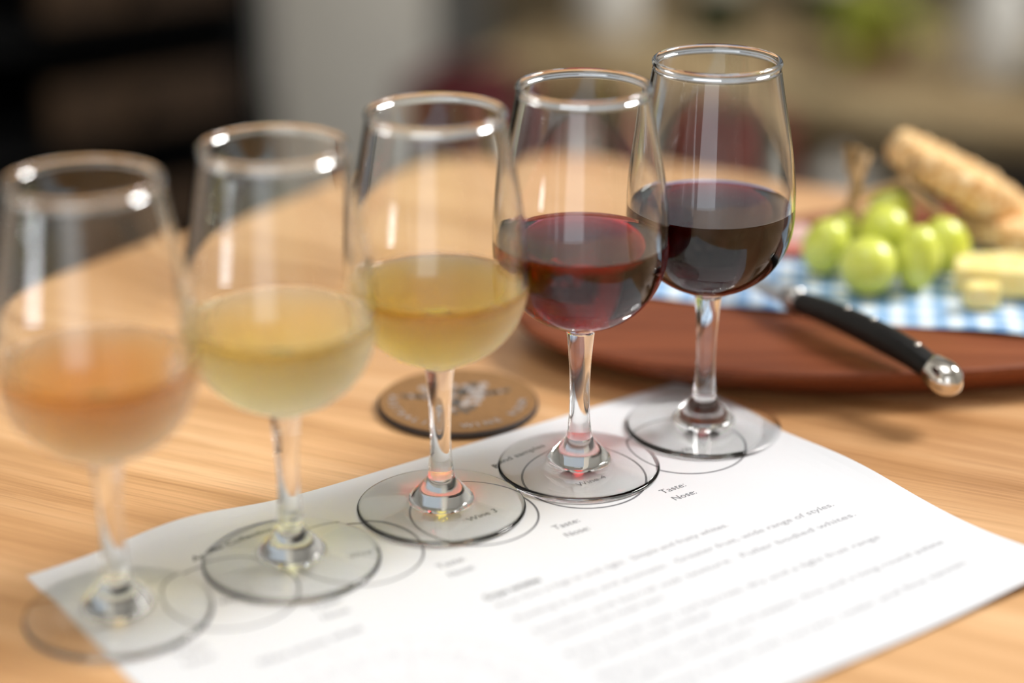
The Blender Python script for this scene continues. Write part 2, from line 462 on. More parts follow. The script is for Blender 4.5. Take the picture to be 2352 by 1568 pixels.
top = prism('table_top', [(x, y - 0.5) for x, y in rounded_poly(corner, [0.13, 0.12, 0.12, 0.12])], -ZF - 0.032, -ZF, 'oak_table_top', tb, bev=0.003)
for lx, ly in ((-0.02, 1.02), (0.70, 0.68), (0.30, 0.12), (-0.55, 0.40)):
    lathe('table_leg', [(0, 0), (0.018, 0), (0.028, -ZF - 0.033), (0, -ZF - 0.033)], 'oak_table_top', tb, 24).location = (lx, ly - 0.5, 0)

# ================================================================== TASTING SHEET (A4)
PA = Vector((-0.1695, 0.6104)); PE = Vector((0.8128, 0.5825)).normalized(); PV = Vector((PE.y, -PE.x))
def gauss(x, s): return math.exp(-(x / s) ** 2)
def paper_z(u, v):
    z = 0.00035
    z += 0.0045 * gauss(u - 0.060, 0.030) * math.exp(-max(v, 0) / 0.007)      # far edge lifts a little
    z += 0.0030 * gauss(v - 0.105, 0.035) * math.exp(-max(0.297 - u, 0) / 0.012)
    z += 0.0040 * gauss(u - 0.297, 0.05) * gauss(v - 0.21, 0.03)
    z += 0.0015 * gauss(u - 0.17, 0.06) * gauss(v - 0.21, 0.012)
    return z
def pw(u, v, dz=0.0):
    q = PA + PE * u + PV * v
    return (q.x, q.y, paper_z(u, v) + dz)
ps = thing('tasting_sheet', 'white printed wine tasting sheet lying under the five glasses', 'paper', (0, 0, 0))
nu, nv = 66, 46
V, F = [], []
for s in (0, 1):
    for i in range(nu + 1):
        for j in range(nv + 1):
            V.append(pw(0.297 * i / nu, 0.21 * j / nv, 0.0 if s == 0 else -0.00018))
K = (nu + 1) * (nv + 1)
ix = lambda i, j, s: s * K + i * (nv + 1) + j
for i in range(nu):
    for j in range(nv):
        F.append([ix(i, j, 0), ix(i, j + 1, 0), ix(i + 1, j + 1, 0), ix(i + 1, j, 0)])
        F.append([ix(i, j, 1), ix(i + 1, j, 1), ix(i + 1, j + 1, 1), ix(i, j + 1, 1)])
for i in range(nu):
    for j in (0, nv): F.append([ix(i, j, 0), ix(i + 1, j, 0), ix(i + 1, j, 1), ix(i, j, 1)])
for j in range(nv):
    for i in (0, nu): F.append([ix(i, j, 0), ix(i, j + 1, 0), ix(i, j + 1, 1), ix(i, j, 1)])
me = bpy.data.meshes.new('sheet'); me.from_pydata(V, [], F); me.update()
bm = bmesh.new(); bm.from_mesh(me); bmesh.ops.recalc_face_normals(bm, faces=bm.faces[:]); bm.to_mesh(me); bm.free()
sheet = link('sheet', me, 'white_paper', ps, smooth=False)
LIFT = 0.00006
def print_text(s, u, v, size, mat='printing_ink', bold=0.0, align='LEFT', rot=0.0, name='printed_text', width=None):
    me = text_mesh(s, size, bold, align)
    k = 1.0
    if width and len(me.vertices):
        k = width / max(x.co.x for x in me.vertices)
    cr, sr = math.cos(rot), math.sin(rot)
    for q in me.vertices:
        x, y = q.co.x * k, q.co.y
        q.co = pw(u + x * cr - y * sr, v - (x * sr + y * cr), LIFT)
    me.update()
    me.materials.clear()
    o = link(name, me, mat, ps)
    return o
def print_ring(u, v, r, wd, mat, name='printed_circle', a0=0, a1=2 * PI, n=96):
    V, F = [], []
    for i in range(n + 1):
        a = a0 + (a1 - a0) * i / n
        for rr in (r - wd / 2, r + wd / 2):
            V.append(pw(u + rr * math.cos(a), v + rr * math.sin(a), LIFT))
    for i in range(n): F.append([2 * i, 2 * i + 1, 2 * i + 3, 2 * i + 2])
    return from_py(name, V, F, mat, ps)
for i in range(5):
    cu_ = 0.0515 + 0.051 * i
    print_ring(cu_, 0.0532, 0.0236, 0.00085, 'grey_ink')
    print_text('Wine %d' % (i + 1), cu_ - 0.0058, 0.0578, 0.0043, 'printing_ink')
    print_text('Taste:', cu_ - 0.0335, 0.0797, 0.0047, 'grey_ink', width=0.0116)
    print_text('Nose:', cu_ - 0.0335, 0.0868, 0.0047, 'grey_ink', width=0.0108)
print_text('Apollo Collection Bar', 0.0525, 0.0245, 0.0046, bold=0.00010, name='printed_heading')
print_text('Blind samples', 0.1830, 0.0245, 0.0046, bold=0.00010, name='printed_heading')
print_text('Grape varieties', 0.1207, 0.1075, 0.0044, 'printing_ink', 0.00008, width=0.0235, name='printed_heading')
rows = [('Pinot Gris is high in acid, light.  Simple and fruity whites.', 0.1143, 0.1035),
        ('Riesling is zesty and aromatic.  Greater fruit, wide range of styles.', 0.1250, 0.1465),
        ('Semillon and barrel oak texture.  Fuller bodied whites.', 0.1355, 0.1475),
        ('or buttery in the cooler years', 0.1420, 0.050),
        ('Rose is fresh with red berries, dry and a light fruit range', 0.1535, 0.142),
        ('and served well chilled', 0.1600, 0.055),
        ('Shiraz is rich with plum and pepper, firm and a long round palate', 0.1702, 0.157),
        ('and ages for many years', 0.1767, 0.060),
        ('Cabernet is dark with currant, cedar and fine tannin', 0.1870, 0.150)]
for s, v, wd in rows:
    print_text(s, 0.1210, v, 0.0042, 'body_ink', width=wd, name='printed_line')
print_text('Wine aroma wheel', 0.0372, 0.1000, 0.0046, 'body_ink', bold=0.0001, width=0.039, name='printed_heading')
# the pale wheel diagram
WU, WV = 0.0606, 0.1564
for r_ in (0.0500, 0.0375, 0.0245):
    print_ring(WU, WV, r_, 0.0006, 'pale_grey_ink', 'wheel_ring')
for k in range(24):
    a = 2 * PI * k / 24
    V, F = [], []
    nrm = (-math.sin(a) * 0.0004, math.cos(a) * 0.0004)
    r0, r1 = (0.0245, 0.0500) if k % 2 == 0 else (0.0375, 0.0500)
    for r_ in (r0, r1):
        for s in (-1, 1):
            V.append(pw(WU + r_ * math.cos(a) + s * nrm[0], WV + r_ * math.sin(a) + s * nrm[1], LIFT))
    from_py('wheel_spoke', V, [[0, 1, 3, 2]], 'pale_grey_ink', ps)
    a2 = a + PI / 24
    rr = 0.0410
    V = [pw(WU + rr * math.cos(a2) + 0.0022 * math.cos(b), WV + rr * math.sin(a2) + 0.0022 * math.sin(b), LIFT) for b in [2 * PI * i / 14 for i in range(14)]]
    from_py('wheel_dot', V, [list(range(14))], 'pale_grey_ink', ps)

# ================================================================== WINE GLASSES
SEG = 112
GLASS_Z = 0.00045
lower = []
RB, ZM, BB, EX = 0.0324, 0.0925, 0.0330, 2.12
def r_out(z):
    if z <= ZM:
        q = min(1.0, max(0.0, (ZM - z) / BB))
        return RB * max(0.0, 1 - q ** EX) ** (1 / EX)
    return pchip([ZM, 0.101, 0.109, 0.1175, 0.1255, 0.1335, 0.142, 0.1515], [RB, 0.03222, 0.03150, 0.03040, 0.02900, 0.02745, 0.02585, 0.02420], z)
def wall_t(z): return pchip([0.055, 0.066, 0.09, 0.15, 0.16], [0.0030, 0.0019, 0.0014, 0.0011, 0.0011], z)
ZIN = 0.0628                                   # inside bottom of the bowl
def r_in(z):
    ZMi = ZM
    if z <= ZMi:
        q = min(1.0, max(0.0, (ZMi - z) / (ZMi - ZIN)))
        ri = (RB - 0.0014) * max(0.0, 1 - q ** 2.1) ** (1 / 2.1)
        return ri
    return r_out(z) - wall_t(z)
# outer profile of bowl from the stem junction to the rim (angle-spaced at the bottom so that it stays smooth)
ZS = 0.0572                                     # top of the stem
outer = []
r_st = 0.00545
outer_low = catmull([(r_st, ZS), (0.0059, 0.0583), (0.0074, 0.0594), (0.0105, 0.0605)], 6)
for r_, z_ in outer_low: outer.append((r_, z_))
z_ = 0.0607
pts = []
for i in range(61):
    a = (i / 60) * PI / 2
    zz = ZM - BB * math.cos(a) ** (2 / EX); rr = RB * math.sin(a) ** (2 / EX)
    if rr > 0.0125: pts.append((rr, zz))
outer += pts
n_up = 30
for i in range(1, n_up + 1):
    zz = ZM + (0.1510 - ZM) * i / n_up
    outer.append((r_out(zz), zz))
# rim bead
rt_o, rt_i = r_out(0.1510), r_out(0.1510) - 0.0011
cx_, rb_ = (rt_o + rt_i) / 2, 0.00112
bead = [(cx_ + rb_ * math.cos(a), 0.1519 + rb_ * 1.15 * math.sin(a)) for a in [R(-40 + i * 260 / 12) for i in range(13)]]
def inner_above(zl):
    out = []
    for i in range(0, 34):
        zz = 0.1510 + (zl - 0.1510) * i / 33
        out.append((r_in(zz), zz))
    return out
def inner_below(zl):
    """from the wine line down to the pole"""
    out = [(r_in(zl), zl)]
    for i in range(61):
        a = (1 - i / 60) * PI / 2
        zz = ZM - (ZM - ZIN) * math.cos(a) ** (2 / 2.1); rr = (RB - 0.0014) * math.sin(a) ** (2 / 2.1)
        if zz < zl - 0.0006: out.append((max(rr, 0.0), zz))
    out[-1] = (0.0, ZIN)
    return out
def make_bowl(zl, mist):
    zt = zl + 0.0009
    prof = outer + bead + inner_above(zt)
    v, f = lathe_data(prof, SEG)
    me = bpy.data.meshes.new('bowl'); me.from_pydata(v, [], f); me.update()
    me.materials.append(MATS['clear_glass'])
    if mist:
        me.materials.append(MATS['misted_glass'])
        at = me.attributes.new('mist_top', 'FLOAT', 'POINT')
        at.data.foreach_set('value', [mist] * len(me.vertices))
        nlow = (len(outer) - 1) * SEG
        for i in range(nlow): me.polygons[i].material_index = 1
    me.shade_smooth()
    return me
def make_wine(zl, mat):
    zt = zl + 0.0009
    ri = r_in(zt)
    topp = [(0.0, zl)]
    for i in range(1, 14): topp.append((ri * i / 14 * 0.97, zl))
    men = [(ri - 0.0026, zl), (ri - 0.0017, zl + 0.00006), (ri - 0.0010, zl + 0.00022), (ri - 0.0004, zl + 0.00052), (ri, zt)]
    topp = [q for q in topp if q[0] < ri - 0.003] + men
    side = inner_below(zt)[1:]
    prof = topp + side
    v, f = lathe_data(prof, SEG, flip=True)
    me = bpy.data.meshes.new('wine'); me.from_pydata(v, [], f); me.update()
    ntop = (len(topp) - 1) * SEG
    at = me.attributes.new('surface_ior', 'FLOAT', 'FACE')
    at.data.foreach_set('value', [1.34 if i < ntop else 1.34 / 1.5 for i in range(len(me.polygons))])
    me.materials.append(MATS[mat]); me.shade_smooth()
    # keep the wine line a crisp edge
    sharp = me.attributes.new('sharp_edge', 'BOOLEAN', 'EDGE')
    k0 = 1 + (len(topp) - 2) * SEG
    ring = set(range(k0, k0 + SEG))
    sharp.data.foreach_set('value', [e.vertices[0] in ring and e.vertices[1] in ring for e in me.edges])
    return me
stem_p = [(pchip([0.0138, 0.018, 0.024, 0.031, 0.040, 0.050, ZS], [0.00500, 0.00445, 0.00400, 0.00382, 0.00405, 0.00470, r_st], z), z)
          for z in [0.0138 + (ZS - 0.0138) * i / 40 for i in range(41)]]
v, f = lathe_data(stem_p, SEG)
stem_me = bpy.data.meshes.new('stem'); stem_me.from_pydata(v, [], f); stem_me.materials.append(MATS['clear_glass']); stem_me.shade_smooth()
foot_p = [(0.0, 0.0009), (0.010, 0.0008), (0.020, 0.0004), (0.027, 0.00015), (0.0298, 0.0)]
foot_p += [(0.0304 + 0.0012 * math.sin(a), 0.0009 - 0.0009 * math.cos(a)) for a in [R(i * 15) for i in range(1, 11)]]
foot_p += catmull([(0.0302, 0.0019), (0.026, 0.0026), (0.020, 0.0036), (0.0150, 0.0045), (0.0128, 0.0050), (0.0117, 0.0056), (0.0106, 0.0068), (0.0090, 0.0086), (0.0072, 0.0107), (0.0058, 0.0125), (0.0050, 0.0138)], 6)
v, f = lathe_data(foot_p, SEG)
foot_me = bpy.data.meshes.new('foot'); foot_me.from_pydata(v, [], f); foot_me.materials.append(MATS['clear_glass']); foot_me.shade_smooth()
for m_ in (stem_me, foot_me): m_.update()
glasses = [((-0.1321, 0.5834), 0.0923, 'rose_wine', 0.0935, 'tasting glass of orange-pink rosé wine, nearest the camera and most blurred'),
           ((-0.0778, 0.6209), 0.0920, 'pale_white_wine', 0.0935, 'tasting glass of pale greenish white wine between the rosé and the golden wine'),
           ((-0.0263, 0.6624), 0.0893, 'golden_white_wine', 0.0915, 'tasting glass of golden white wine in the middle of the row'),
           ((0.0260, 0.6975), 0.0935, 'ruby_red_wine', None, 'tasting glass of translucent ruby red wine beside the golden white'),
           ((0.0778, 0.7354), 0.0948, 'dark_red_wine', None, 'tasting glass of near-black red wine, farthest of the row by the board')]
for (gx, gy), zl, wm, mist, lab in glasses:
    gl = thing('wine_glass', lab, 'wine glass', (gx, gy, GLASS_Z), 0, 'wine tasting glasses in a row')
    link('bowl', make_bowl(zl, mist), None, gl)
    link('stem', stem_me, None, gl); link('foot', foot_me, None, gl)
    wo = link('wine', make_wine(zl, wm), None, gl)
    wo['label'] = wm.replace('_', ' ') + ' filling the lower bowl'

# ================================================================== COASTER
cs = thing('coaster', 'round tan coaster with a dark rim and grey printed emblem', 'coaster', (-0.0226, 0.7573, 0.0))
lathe('coaster_base', [(0, 0), (0.0325, 0), (0.0336, 0.0008), (0.0336, 0.0022), (0.0330, 0.0029), (0, 0.0029)], 'coaster_core', cs, 96, smooth=False)
lathe('coaster_top', [(0, 0.0029), (0.0328, 0.0029), (0.0325, 0.0034), (0, 0.0034)], 'coaster_face', cs, 96, smooth=False)
ZP = 0.00346
random.seed(4)
def blob(name, x, y, r, mat, parent, z, sq=1.0, ang=0.0, n=12, h=0.0001):
    pts = []
    for i in range(n):
        a = 2 * PI * i / n; q = r * (1 + random.uniform(-0.18, 0.18))
        px, py = q * math.cos(a), q * sq * math.sin(a)
        pts.append((x + px * math.cos(ang) - py * math.sin(ang), y + px * math.sin(ang) + py * math.cos(ang)))
    return prism(name, pts, z, z + h, mat, parent)
# emblem: a crest that narrows to a point towards the viewer, with a wing to either side
EA = R(8)
def er(x, y): return (x * math.cos(EA) - y * math.sin(EA), x * math.sin(EA) + y * math.cos(EA))
rows_e = [(0.011, 7, 0.0020), (0.0075, 6, 0.0021), (0.004, 6, 0.0020), (0.0005, 5, 0.0020), (-0.003, 4, 0.0019), (-0.0062, 3, 0.0017), (-0.009, 2, 0.0014)]
for y_, n_, r_ in rows_e:
    for i in range(n_):
        x_, yy = er((i - (n_ - 1) / 2) * 0.0043 + random.uniform(-.0006, .0006), y_ * 1.35 - 0.001 + random.uniform(-.0007, .0007))
        blob('emblem_mark', x_, yy, r_ * random.uniform(0.95, 1.3), 'coaster_print' if random.random() < 0.75 else 'coaster_print_dark', cs, ZP)
for s in (-1, 1):
    for k in range(4):
        x_, yy = er(s * (0.0135 + 0.0026 * k), 0.0045 + 0.0006 * k)
        blob('emblem_wing', x_, yy, 0.0027 - 0.0002 * k, 'coaster_print' if k % 2 == 0 else 'coaster_print_dark', cs, ZP, 0.7, s * 0.5)
def ring_text(s, a0, step, rad, size, mat, facing):
    for k, ch_ in enumerate(s):
        if ch_ == ' ': continue
        me = text_mesh(ch_, size, 0.00012, 'CENTER'); me.materials.clear()
        a = a0 + step * k
        th = a + PI / 2 if facing else a - PI / 2
        for q in me.vertices:
            x, y = q.co.x, q.co.y
            q.co = (rad * math.cos(a) + x * math.cos(th) - y * math.sin(th), rad * math.sin(a) + x * math.sin(th) + y * math.cos(th), ZP + 0.0001)
        link('printed_letter', me, mat, cs)
ring_text('AUSTRALIAN WINE ROOM', R(175), R(9.5), 0.0288, 0.0052, 'coaster_print', True)

# ================================================================== SERVING BOARD AND FOOD
BX, BY, BA, BB_, BH = 0.206, 0.870, 0.210, 0.106, 0.0165
bd = thing('serving_board', 'oval reddish-brown wooden serving board holding grapes, biscuits and cheese', 'board', (BX, BY, 0), R(14.8))
V, F = [], []
ringp = [(0.84, 0.0), (0.88, 0.0006), (0.96, 0.0080), (0.994, 0.0122), (1.0, 0.0140), (0.997, 0.0156), (0.985, BH), (0.5, BH), (0.0, BH)]
ns = 120
for k, z_ in ringp:
    for i in range(ns):
        a = 2 * PI * i / ns
        off = (1 - k) * 0.0
        V.append((BA * k * math.cos(a), BB_ * k * math.sin(a), z_))
for i in range(len(ringp) - 1):
    for j in range(ns):
        q = (j + 1) % ns
        F.append([i * ns + j, i * ns + q, (i + 1) * ns + q, (i + 1) * ns + j])
F.append(list(range(ns))[::-1])
me = bpy.data.meshes.new('board_body'); me.from_pydata(V, [], F); me.update()
bm = bmesh.new(); bm.from_mesh(me); bmesh.ops.remove_doubles(bm, verts=bm.verts[:], dist=1e-6); bmesh.ops.recalc_face_normals(bm, faces=bm.faces[:]); bm.to_mesh(me); bm.free()
link('board_body', me, 'mahogany_board', bd)

# gingham sheet
GZ = BH + 0.0006
def gz(x, y):
    return GZ + 0.0008 + 0.0006 * math.sin(x * 95 + y * 40) + 0.0005 * math.sin(y * 120 - x * 30)
q4 = [Vector((0.052, 0.846)), Vector((0.280, 0.778)), Vector((0.330, 0.935)), Vector((0.112, 0.931))]
nu, nv = 44, 30
V, F = [], []
for s in (0, 1):
    for i in range(nu + 1):
        for j in range(nv + 1):
            a, b = i / nu, j / nv
            p = q4[0].lerp(q4[1], a).lerp(q4[3].lerp(q4[2], a), b)
            p = p + Vector((0.0, 0.004 * math.sin(a * PI * 1.0) * (1 - b) * -1))
            V.append((p.x, p.y, gz(p.x, p.y) - s * 0.00015))
K = (nu + 1) * (nv + 1)
ix = lambda i, j, s: s * K + i * (nv + 1) + j
for i in range(nu):
    for j in range(nv):
        F.append([ix(i, j, 0), ix(i + 1, j, 0), ix(i + 1, j + 1, 0), ix(i, j + 1, 0)])
        F.append([ix(i, j, 1), ix(i, j + 1, 1), ix(i + 1, j + 1, 1), ix(i + 1, j, 1)])
for i in range(nu):
    for j in (0, nv): F.append([ix(i, j, 0), ix(i + 1, j, 0), ix(i + 1, j, 1), ix(i, j, 1)])
for j in range(nv):
    for i in (0, nu): F.append([ix(i, j, 0), ix(i, j + 1, 0), ix(i, j + 1, 1), ix(i, j, 1)])
o = from_py('gingham_sheet', V, F, 'gingham_paper', None, True)
tag(o, 'blue and white checked greaseproof sheet spread on the serving board', 'paper')
FZ = GZ + 0.0018

# grapes
gb = thing('grape_bunch', 'small bunch of green grapes on brown stalks', 'grapes', (0.170, 0.865, FZ))
def ellipsoid(name, c, r, rot, mat, parent, seg=28, rings=18, dim=0.0):
    prof = []
    for i in range(rings + 1):
        a = PI * i / rings
        prof.append((max(0.0, math.sin(a)) if 0 < i < rings else 0.0, -math.cos(a)))
    v, f = lathe_data(prof, seg)
    M = Matrix.Translation(c) @ rot @ Matrix.Diagonal((r[0], r[1], r[2], 1))
    vv = []
    for q in v:
        vv.append(tuple(M @ Vector(q)))
    return from_py(name, vv, f, mat, parent, True)
E3 = lambda x, y, z: (Matrix.Rotation(R(z), 4, 'Z') @ Matrix.Rotation(R(y), 4, 'Y') @ Matrix.Rotation(R(x), 4, 'X'))
# world centre, radii, tilt
grapes = [((0.1455, 0.8690, 0.0130), (0.0108, 0.0108, 0.0138), (10, 14, 0)),
          ((0.1610, 0.8430, 0.0128), (0.0132, 0.0132, 0.0132), (60, -20, 0)),
          ((0.1842, 0.8475, 0.0150), (0.0100, 0.0105, 0.0150), (-8, 4, 0)),
          ((0.2010, 0.8670, 0.0140), (0.0110, 0.0110, 0.0142), (0, -22, 0)),
          ((0.1735, 0.8760, 0.0185), (0.0125, 0.0125, 0.0135), (70, 60, 0)),
          ((0.1800, 0.8990, 0.0190), (0.0110, 0.0110, 0.0120), (20, 30, 0)),
          ((0.1600, 0.8960, 0.0115), (0.0110, 0.0110, 0.0125), (20, 70, 0))]
for (x, y, z), r_, (a, b, c) in grapes:
    ellipsoid('grape', (x - 0.170, y - 0.865, z), r_, E3(a, b, c), 'grape_skin', gb)
st_main = catmull([(-0.012, 0.020, 0.056), (-0.0125, 0.018, 0.048), (-0.0105, 0.014, 0.040), (-0.012, 0.012, 0.030), (-0.006, 0.010, 0.022)], 5)
tube('stalk', st_main, [0.0032 - 0.0010 * i / len(st_main) + (0.0012 if i < 3 else 0) for i in range(len(st_main))], 'dry_stem', gb, 10)
for pth in ([(-0.012, 0.012, 0.030), (-0.020, 0.008, 0.028), (-0.024, 0.005, 0.026)],
            [(-0.011, 0.013, 0.034), (0.000, 0.018, 0.036), (0.012, 0.020, 0.040), (0.020, 0.026, 0.050)],
            [(-0.010, 0.014, 0.040), (-0.006, 0.024, 0.046), (-0.003, 0.030, 0.049)],
            [(0.012, 0.020, 0.040), (0.020, 0.012, 0.034), (0.028, 0.004, 0.028)]):
    pp = catmull(pth, 4)
    tube('stalk', pp, 0.0019, 'dry_stem', gb, 8)

# biscuits
def biscuit(name, rad, th, seed, mat='oat_biscuit'):
    prof = []
    hz = th / 2
    for i in range(1, 15): prof.append((rad * 0.90 * i / 14, hz))
    for i in range(1, 10):
        a = PI / 2 - PI * i / 10
        prof.append((rad * 0.90 + rad * 0.10 * math.cos(a), hz * math.sin(a)))
    for i in range(14, 0, -1): prof.append((rad * 0.90 * i / 14, -hz))
    prof = [(0.0, hz)] + prof + [(0.0, -hz)]
    v, f = lathe_data(prof, 72, flip=True)
    vv = []
    for q in v:
        p = Vector(q)
        n1 = noise.noise(p * 170 + Vector((seed, 0, 0))); n2 = noise.noise(p * 380 + Vector((0, seed, 0)))
        s = 1 + 0.02 * noise.noise(Vector((p.x, p.y, 0)) * 45 + Vector((seed, 3, 0)))
        d = 0.0020 * n1 + 0.0016 * n2
        nrm = Vector((p.x * 0.25 / rad, p.y * 0.25 / rad, 1 if p.z > 0 else -1))
        p = Vector((p.x * s, p.y * s, p.z)) + nrm * d
        vv.append(tuple(p))
    return from_py(name, vv, f, mat, None, True)
def place(o, loc, rot):
    o.matrix_world = Matrix.Translation(loc) @ rot
    return o
c1 = biscuit('oat_biscuit', 0.0350, 0.0150, 1.7)
place(c1, (0.2135, 0.917, 0.0510), E3(-4, 27, 0)); tag(c1, 'round golden oat biscuit tilted on top, leaning over the grapes', 'biscuit', 'oat biscuits on the board')
c2 = biscuit('oat_biscuit', 0.0330, 0.0120, 5.1)
place(c2, (0.2480, 0.910, FZ + 0.0095), E3(0, 5, 20)); tag(c2, 'oat biscuit lying flat beneath the tilted one', 'biscuit', 'oat biscuits on the board')
# cheese
def chunk(name, outline, h, loc, rotz, seed, bev=0.0012):
    o = prism(name, outline, 0.0, h, 'yellow_cheese', None, bev)
    for q in o.data.vertices:
        q.co += Vector((noise.noise(q.co * 120 + Vector((seed, 0, 0))), noise.noise(q.co * 120 + Vector((0, seed, 0))), 0.4 * noise.noise(q.co * 90 + Vector((0, 0, seed))) if q.co.z > h / 2 else 0)) * 0.0012
    o.location = loc; o.rotation_euler = (0, 0, rotz); return o
tag(chunk('cheese_slice', [(0, 0), (0.020, -0.003), (0.050, -0.004), (0.052, 0.020), (0.026, 0.026), (0.003, 0.020)], 0.0125, (0.200, 0.8415, FZ), R(-6), 2.0),
    'thick pale yellow slice of cheese in front of the biscuits', 'cheese', 'cheese on the board')
tag(chunk('cheese_chunk', [(0, 0), (0.013, -0.002), (0.016, 0.008), (0.006, 0.012), (-0.001, 0.007)], 0.0105, (0.2025, 0.8205, FZ), R(8), 7.0),
    'small broken lump of yellow cheese at the front of the checked sheet', 'cheese', 'cheese on the board')
# cured meat, folded slice
mv, mf = [], []
for i in range(25):
    a = i / 24
    for j in range(9):
        b = j / 8
        x = (a - 0.5) * 0.030; y = (b - 0.5) * 0.020
        z = 0.0025 + 0.0105 * (1 - (2 * b - 1) ** 2) * (0.75 + 0.25 * math.cos(a * 9)) + 0.001 * math.sin(a * 14 + b * 3)
        mv.append((x, y, z))
for i in range(24):
    for j in range(8): mf.append([i * 9 + j, (i + 1) * 9 + j, (i + 1) * 9 + j + 1, i * 9 + j + 1])
mt = thing('cured_meat', 'folded pink and red slice of cured meat left of the grapes', 'meat', (0.131, 0.905, FZ), R(-10))
o = from_py('slice', mv, mf, 'meat_fat', mt, True)
so = o.modifiers.new('thick', 'SOLIDIFY'); so.thickness = 0.002
o2 = tube('rind', catmull([(-0.015, -0.0105, 0.0022), (-0.006, -0.012, 0.0026), (0.006, -0.0115, 0.0024), (0.015, -0.0105, 0.0022)], 6), 0.0022, 'cured_meat', mt, 10)

# cheese knife
KL, KR = Vector((0.1258, 0.8115, 0.0262)), Vector((0.1742, 0.7395, 0.0248))
kd = (KR - KL); klen = kd.length
kn = thing('cheese_knife', 'cheese knife with curved black handle and silver end cap on the board', 'knife', (KL.x, KL.y, KL.z))
kdir = kd.normalized(); kside = kdir.cross(Vector((0, 0, 1))).normalized(); kup = kside.cross(kdir)
def kp(s, up=0.0, side=0.0): return tuple(kdir * s + kup * up + kside * side)
path = catmull([kp(0.0, 0.000), kp(0.020, 0.0014), klen and kp(0.045, 0.0016), kp(0.068, 0.0002), kp(klen - 0.004, -0.0025)], 6)
nn = len(path)
rad = [pchip([0, 0.25, 0.55, 0.8, 1.0], [0.0058, 0.0064, 0.0070, 0.0064, 0.0060], i / (nn - 1)) for i in range(nn)]
hd = tube('handle', path, rad, 'black_horn', kn, 20, sx=0.80, sz=0.90)
cap = catmull([kp(klen - 0.0055, -0.0022), kp(klen - 0.001, -0.0029), kp(klen + 0.004, -0.0038), kp(klen + 0.008, -0.0047), kp(klen + 0.0105, -0.0052)], 4)
nc = len(cap)
cr_ = [0.0064, 0.0066, 0.0068, 0.0070, 0.0072, 0.0073, 0.0073, 0.0072, 0.0070, 0.0067, 0.0062, 0.0056, 0.0048, 0.0040, 0.0030, 0.0018, 0.0004][:nc]
tube('end_cap', cap, cr_, 'polished_steel', kn, 24, sx=0.95, sz=1.0)
for s_ in (0.030, 0.046, 0.072):
    ri_ = pchip([0, 0.25, 0.55, 0.8, 1.0], [0.0058, 0.0064, 0.0070, 0.0064, 0.0060], s_ / klen)
    u_ = pchip([0, 0.020, 0.045, 0.068, klen], [0, 0.0014, 0.0016, 0.0002, -0.0025], s_)
    o = lathe('rivet', [(0, 0.0006), (0.0012, 0.0004), (0.0014, 0.0), (0.0014, -0.001), (0, -0.001)], 'polished_steel', hd, 16)
    o.location = kp(s_, ri_ * 0.90 + u_)
tube('bolster', [kp(-0.0085, -0.0008), kp(-0.004, 0.0), kp(0.001, 0.0)], [0.0050, 0.0060, 0.0061], 'satin_steel', kn, 16, sx=0.7, sz=1.0)
# blade: a tapering flat blade lying over the sheet
bl = []
N = 14
for i in range(N + 1):
    a = i / N; s_ = -0.008 - 0.075 * a
    hw = 0.0075 * (1 - 0.35 * a) * (1 if a < 0.8 else math.sqrt(max(0.0, 1 - ((a - 0.8) / 0.2) ** 2)) * 0.95 + 0.05)
    up_ = -0.001 - 0.0010 * a
    bl.append((s_, hw, up_))
V, F = [], []
for s_, hw, up_ in bl:
    for (sd, dz) in ((-hw, 0.0), (0.0, 0.0008), (hw * 0.6, 0.0008), (hw * 0.6, -0.0008), (0.0, -0.0008)):
        V.append(kp(s_, up_ + dz, sd))
for i in range(N):
    for k in range(5):
        j = (k + 1) % 5
        F.append([i * 5 + k, i * 5 + j, (i + 1) * 5 + j, (i + 1) * 5 + k])
F += [[0, 1, 2, 3, 4], [N * 5 + k for k in (4, 3, 2, 1, 0)]]
bo = from_py('blade', V, F, 'satin_steel', kn)
bm = bmesh.new(); bm.from_mesh(bo.data); bmesh.ops.recalc_face_normals(bm, faces=bm.faces[:]); bm.to_mesh(bo.data); bm.free()

# ================================================================== BACKGROUND
# dark cabinet with drawers, left
ca = thing('dark_cabinet', 'tall black cabinet with dark wooden drawer fronts behind the left glasses', 'cabinet', (-0.276, 2.126, ZF), R(35))
W_ = 0.75; D_ = 0.40; Hc = 1.25
obj('side_panel', box((-0.012, D_ / 2, Hc / 2), (0.024, D_, Hc)), 'black_lacquer', ca)
obj('side_panel', box((-W_ + 0.012, D_ / 2, Hc / 2), (0.024, D_, Hc)), 'black_lacquer', ca)
obj('back_panel', box((-W_ / 2, D_ - 0.01, Hc / 2), (W_ - 0.05, 0.02, Hc)), 'black_lacquer', ca)
obj('cabinet_top', box((-W_ / 2, D_ / 2, Hc + 0.012), (W_, D_, 0.024)), 'black_lacquer', ca)
obj('plinth', box((-W_ / 2, D_ / 2, 0.04), (W_ - 0.05, D_ - 0.02, 0.08)), 'black_lacquer', ca)
for k in range(9):
    z0 = 0.105 + k * 0.127
    sh = obj('shelf', box((-W_ / 2, D_ / 2, z0 - 0.012), (W_ - 0.05, D_ - 0.04, 0.016)), 'black_lacquer', ca)
    dr = obj('drawer_front', box((-0.135, 0.012, z0 + 0.035), (0.215, 0.02, 0.058), bev=0.003), 'dark_drawer_wood', ca)
    obj('knob', box((-0.135, -0.004, z0 + 0.035), (0.02, 0.014, 0.014), bev=0.003), 'black_lacquer', dr)

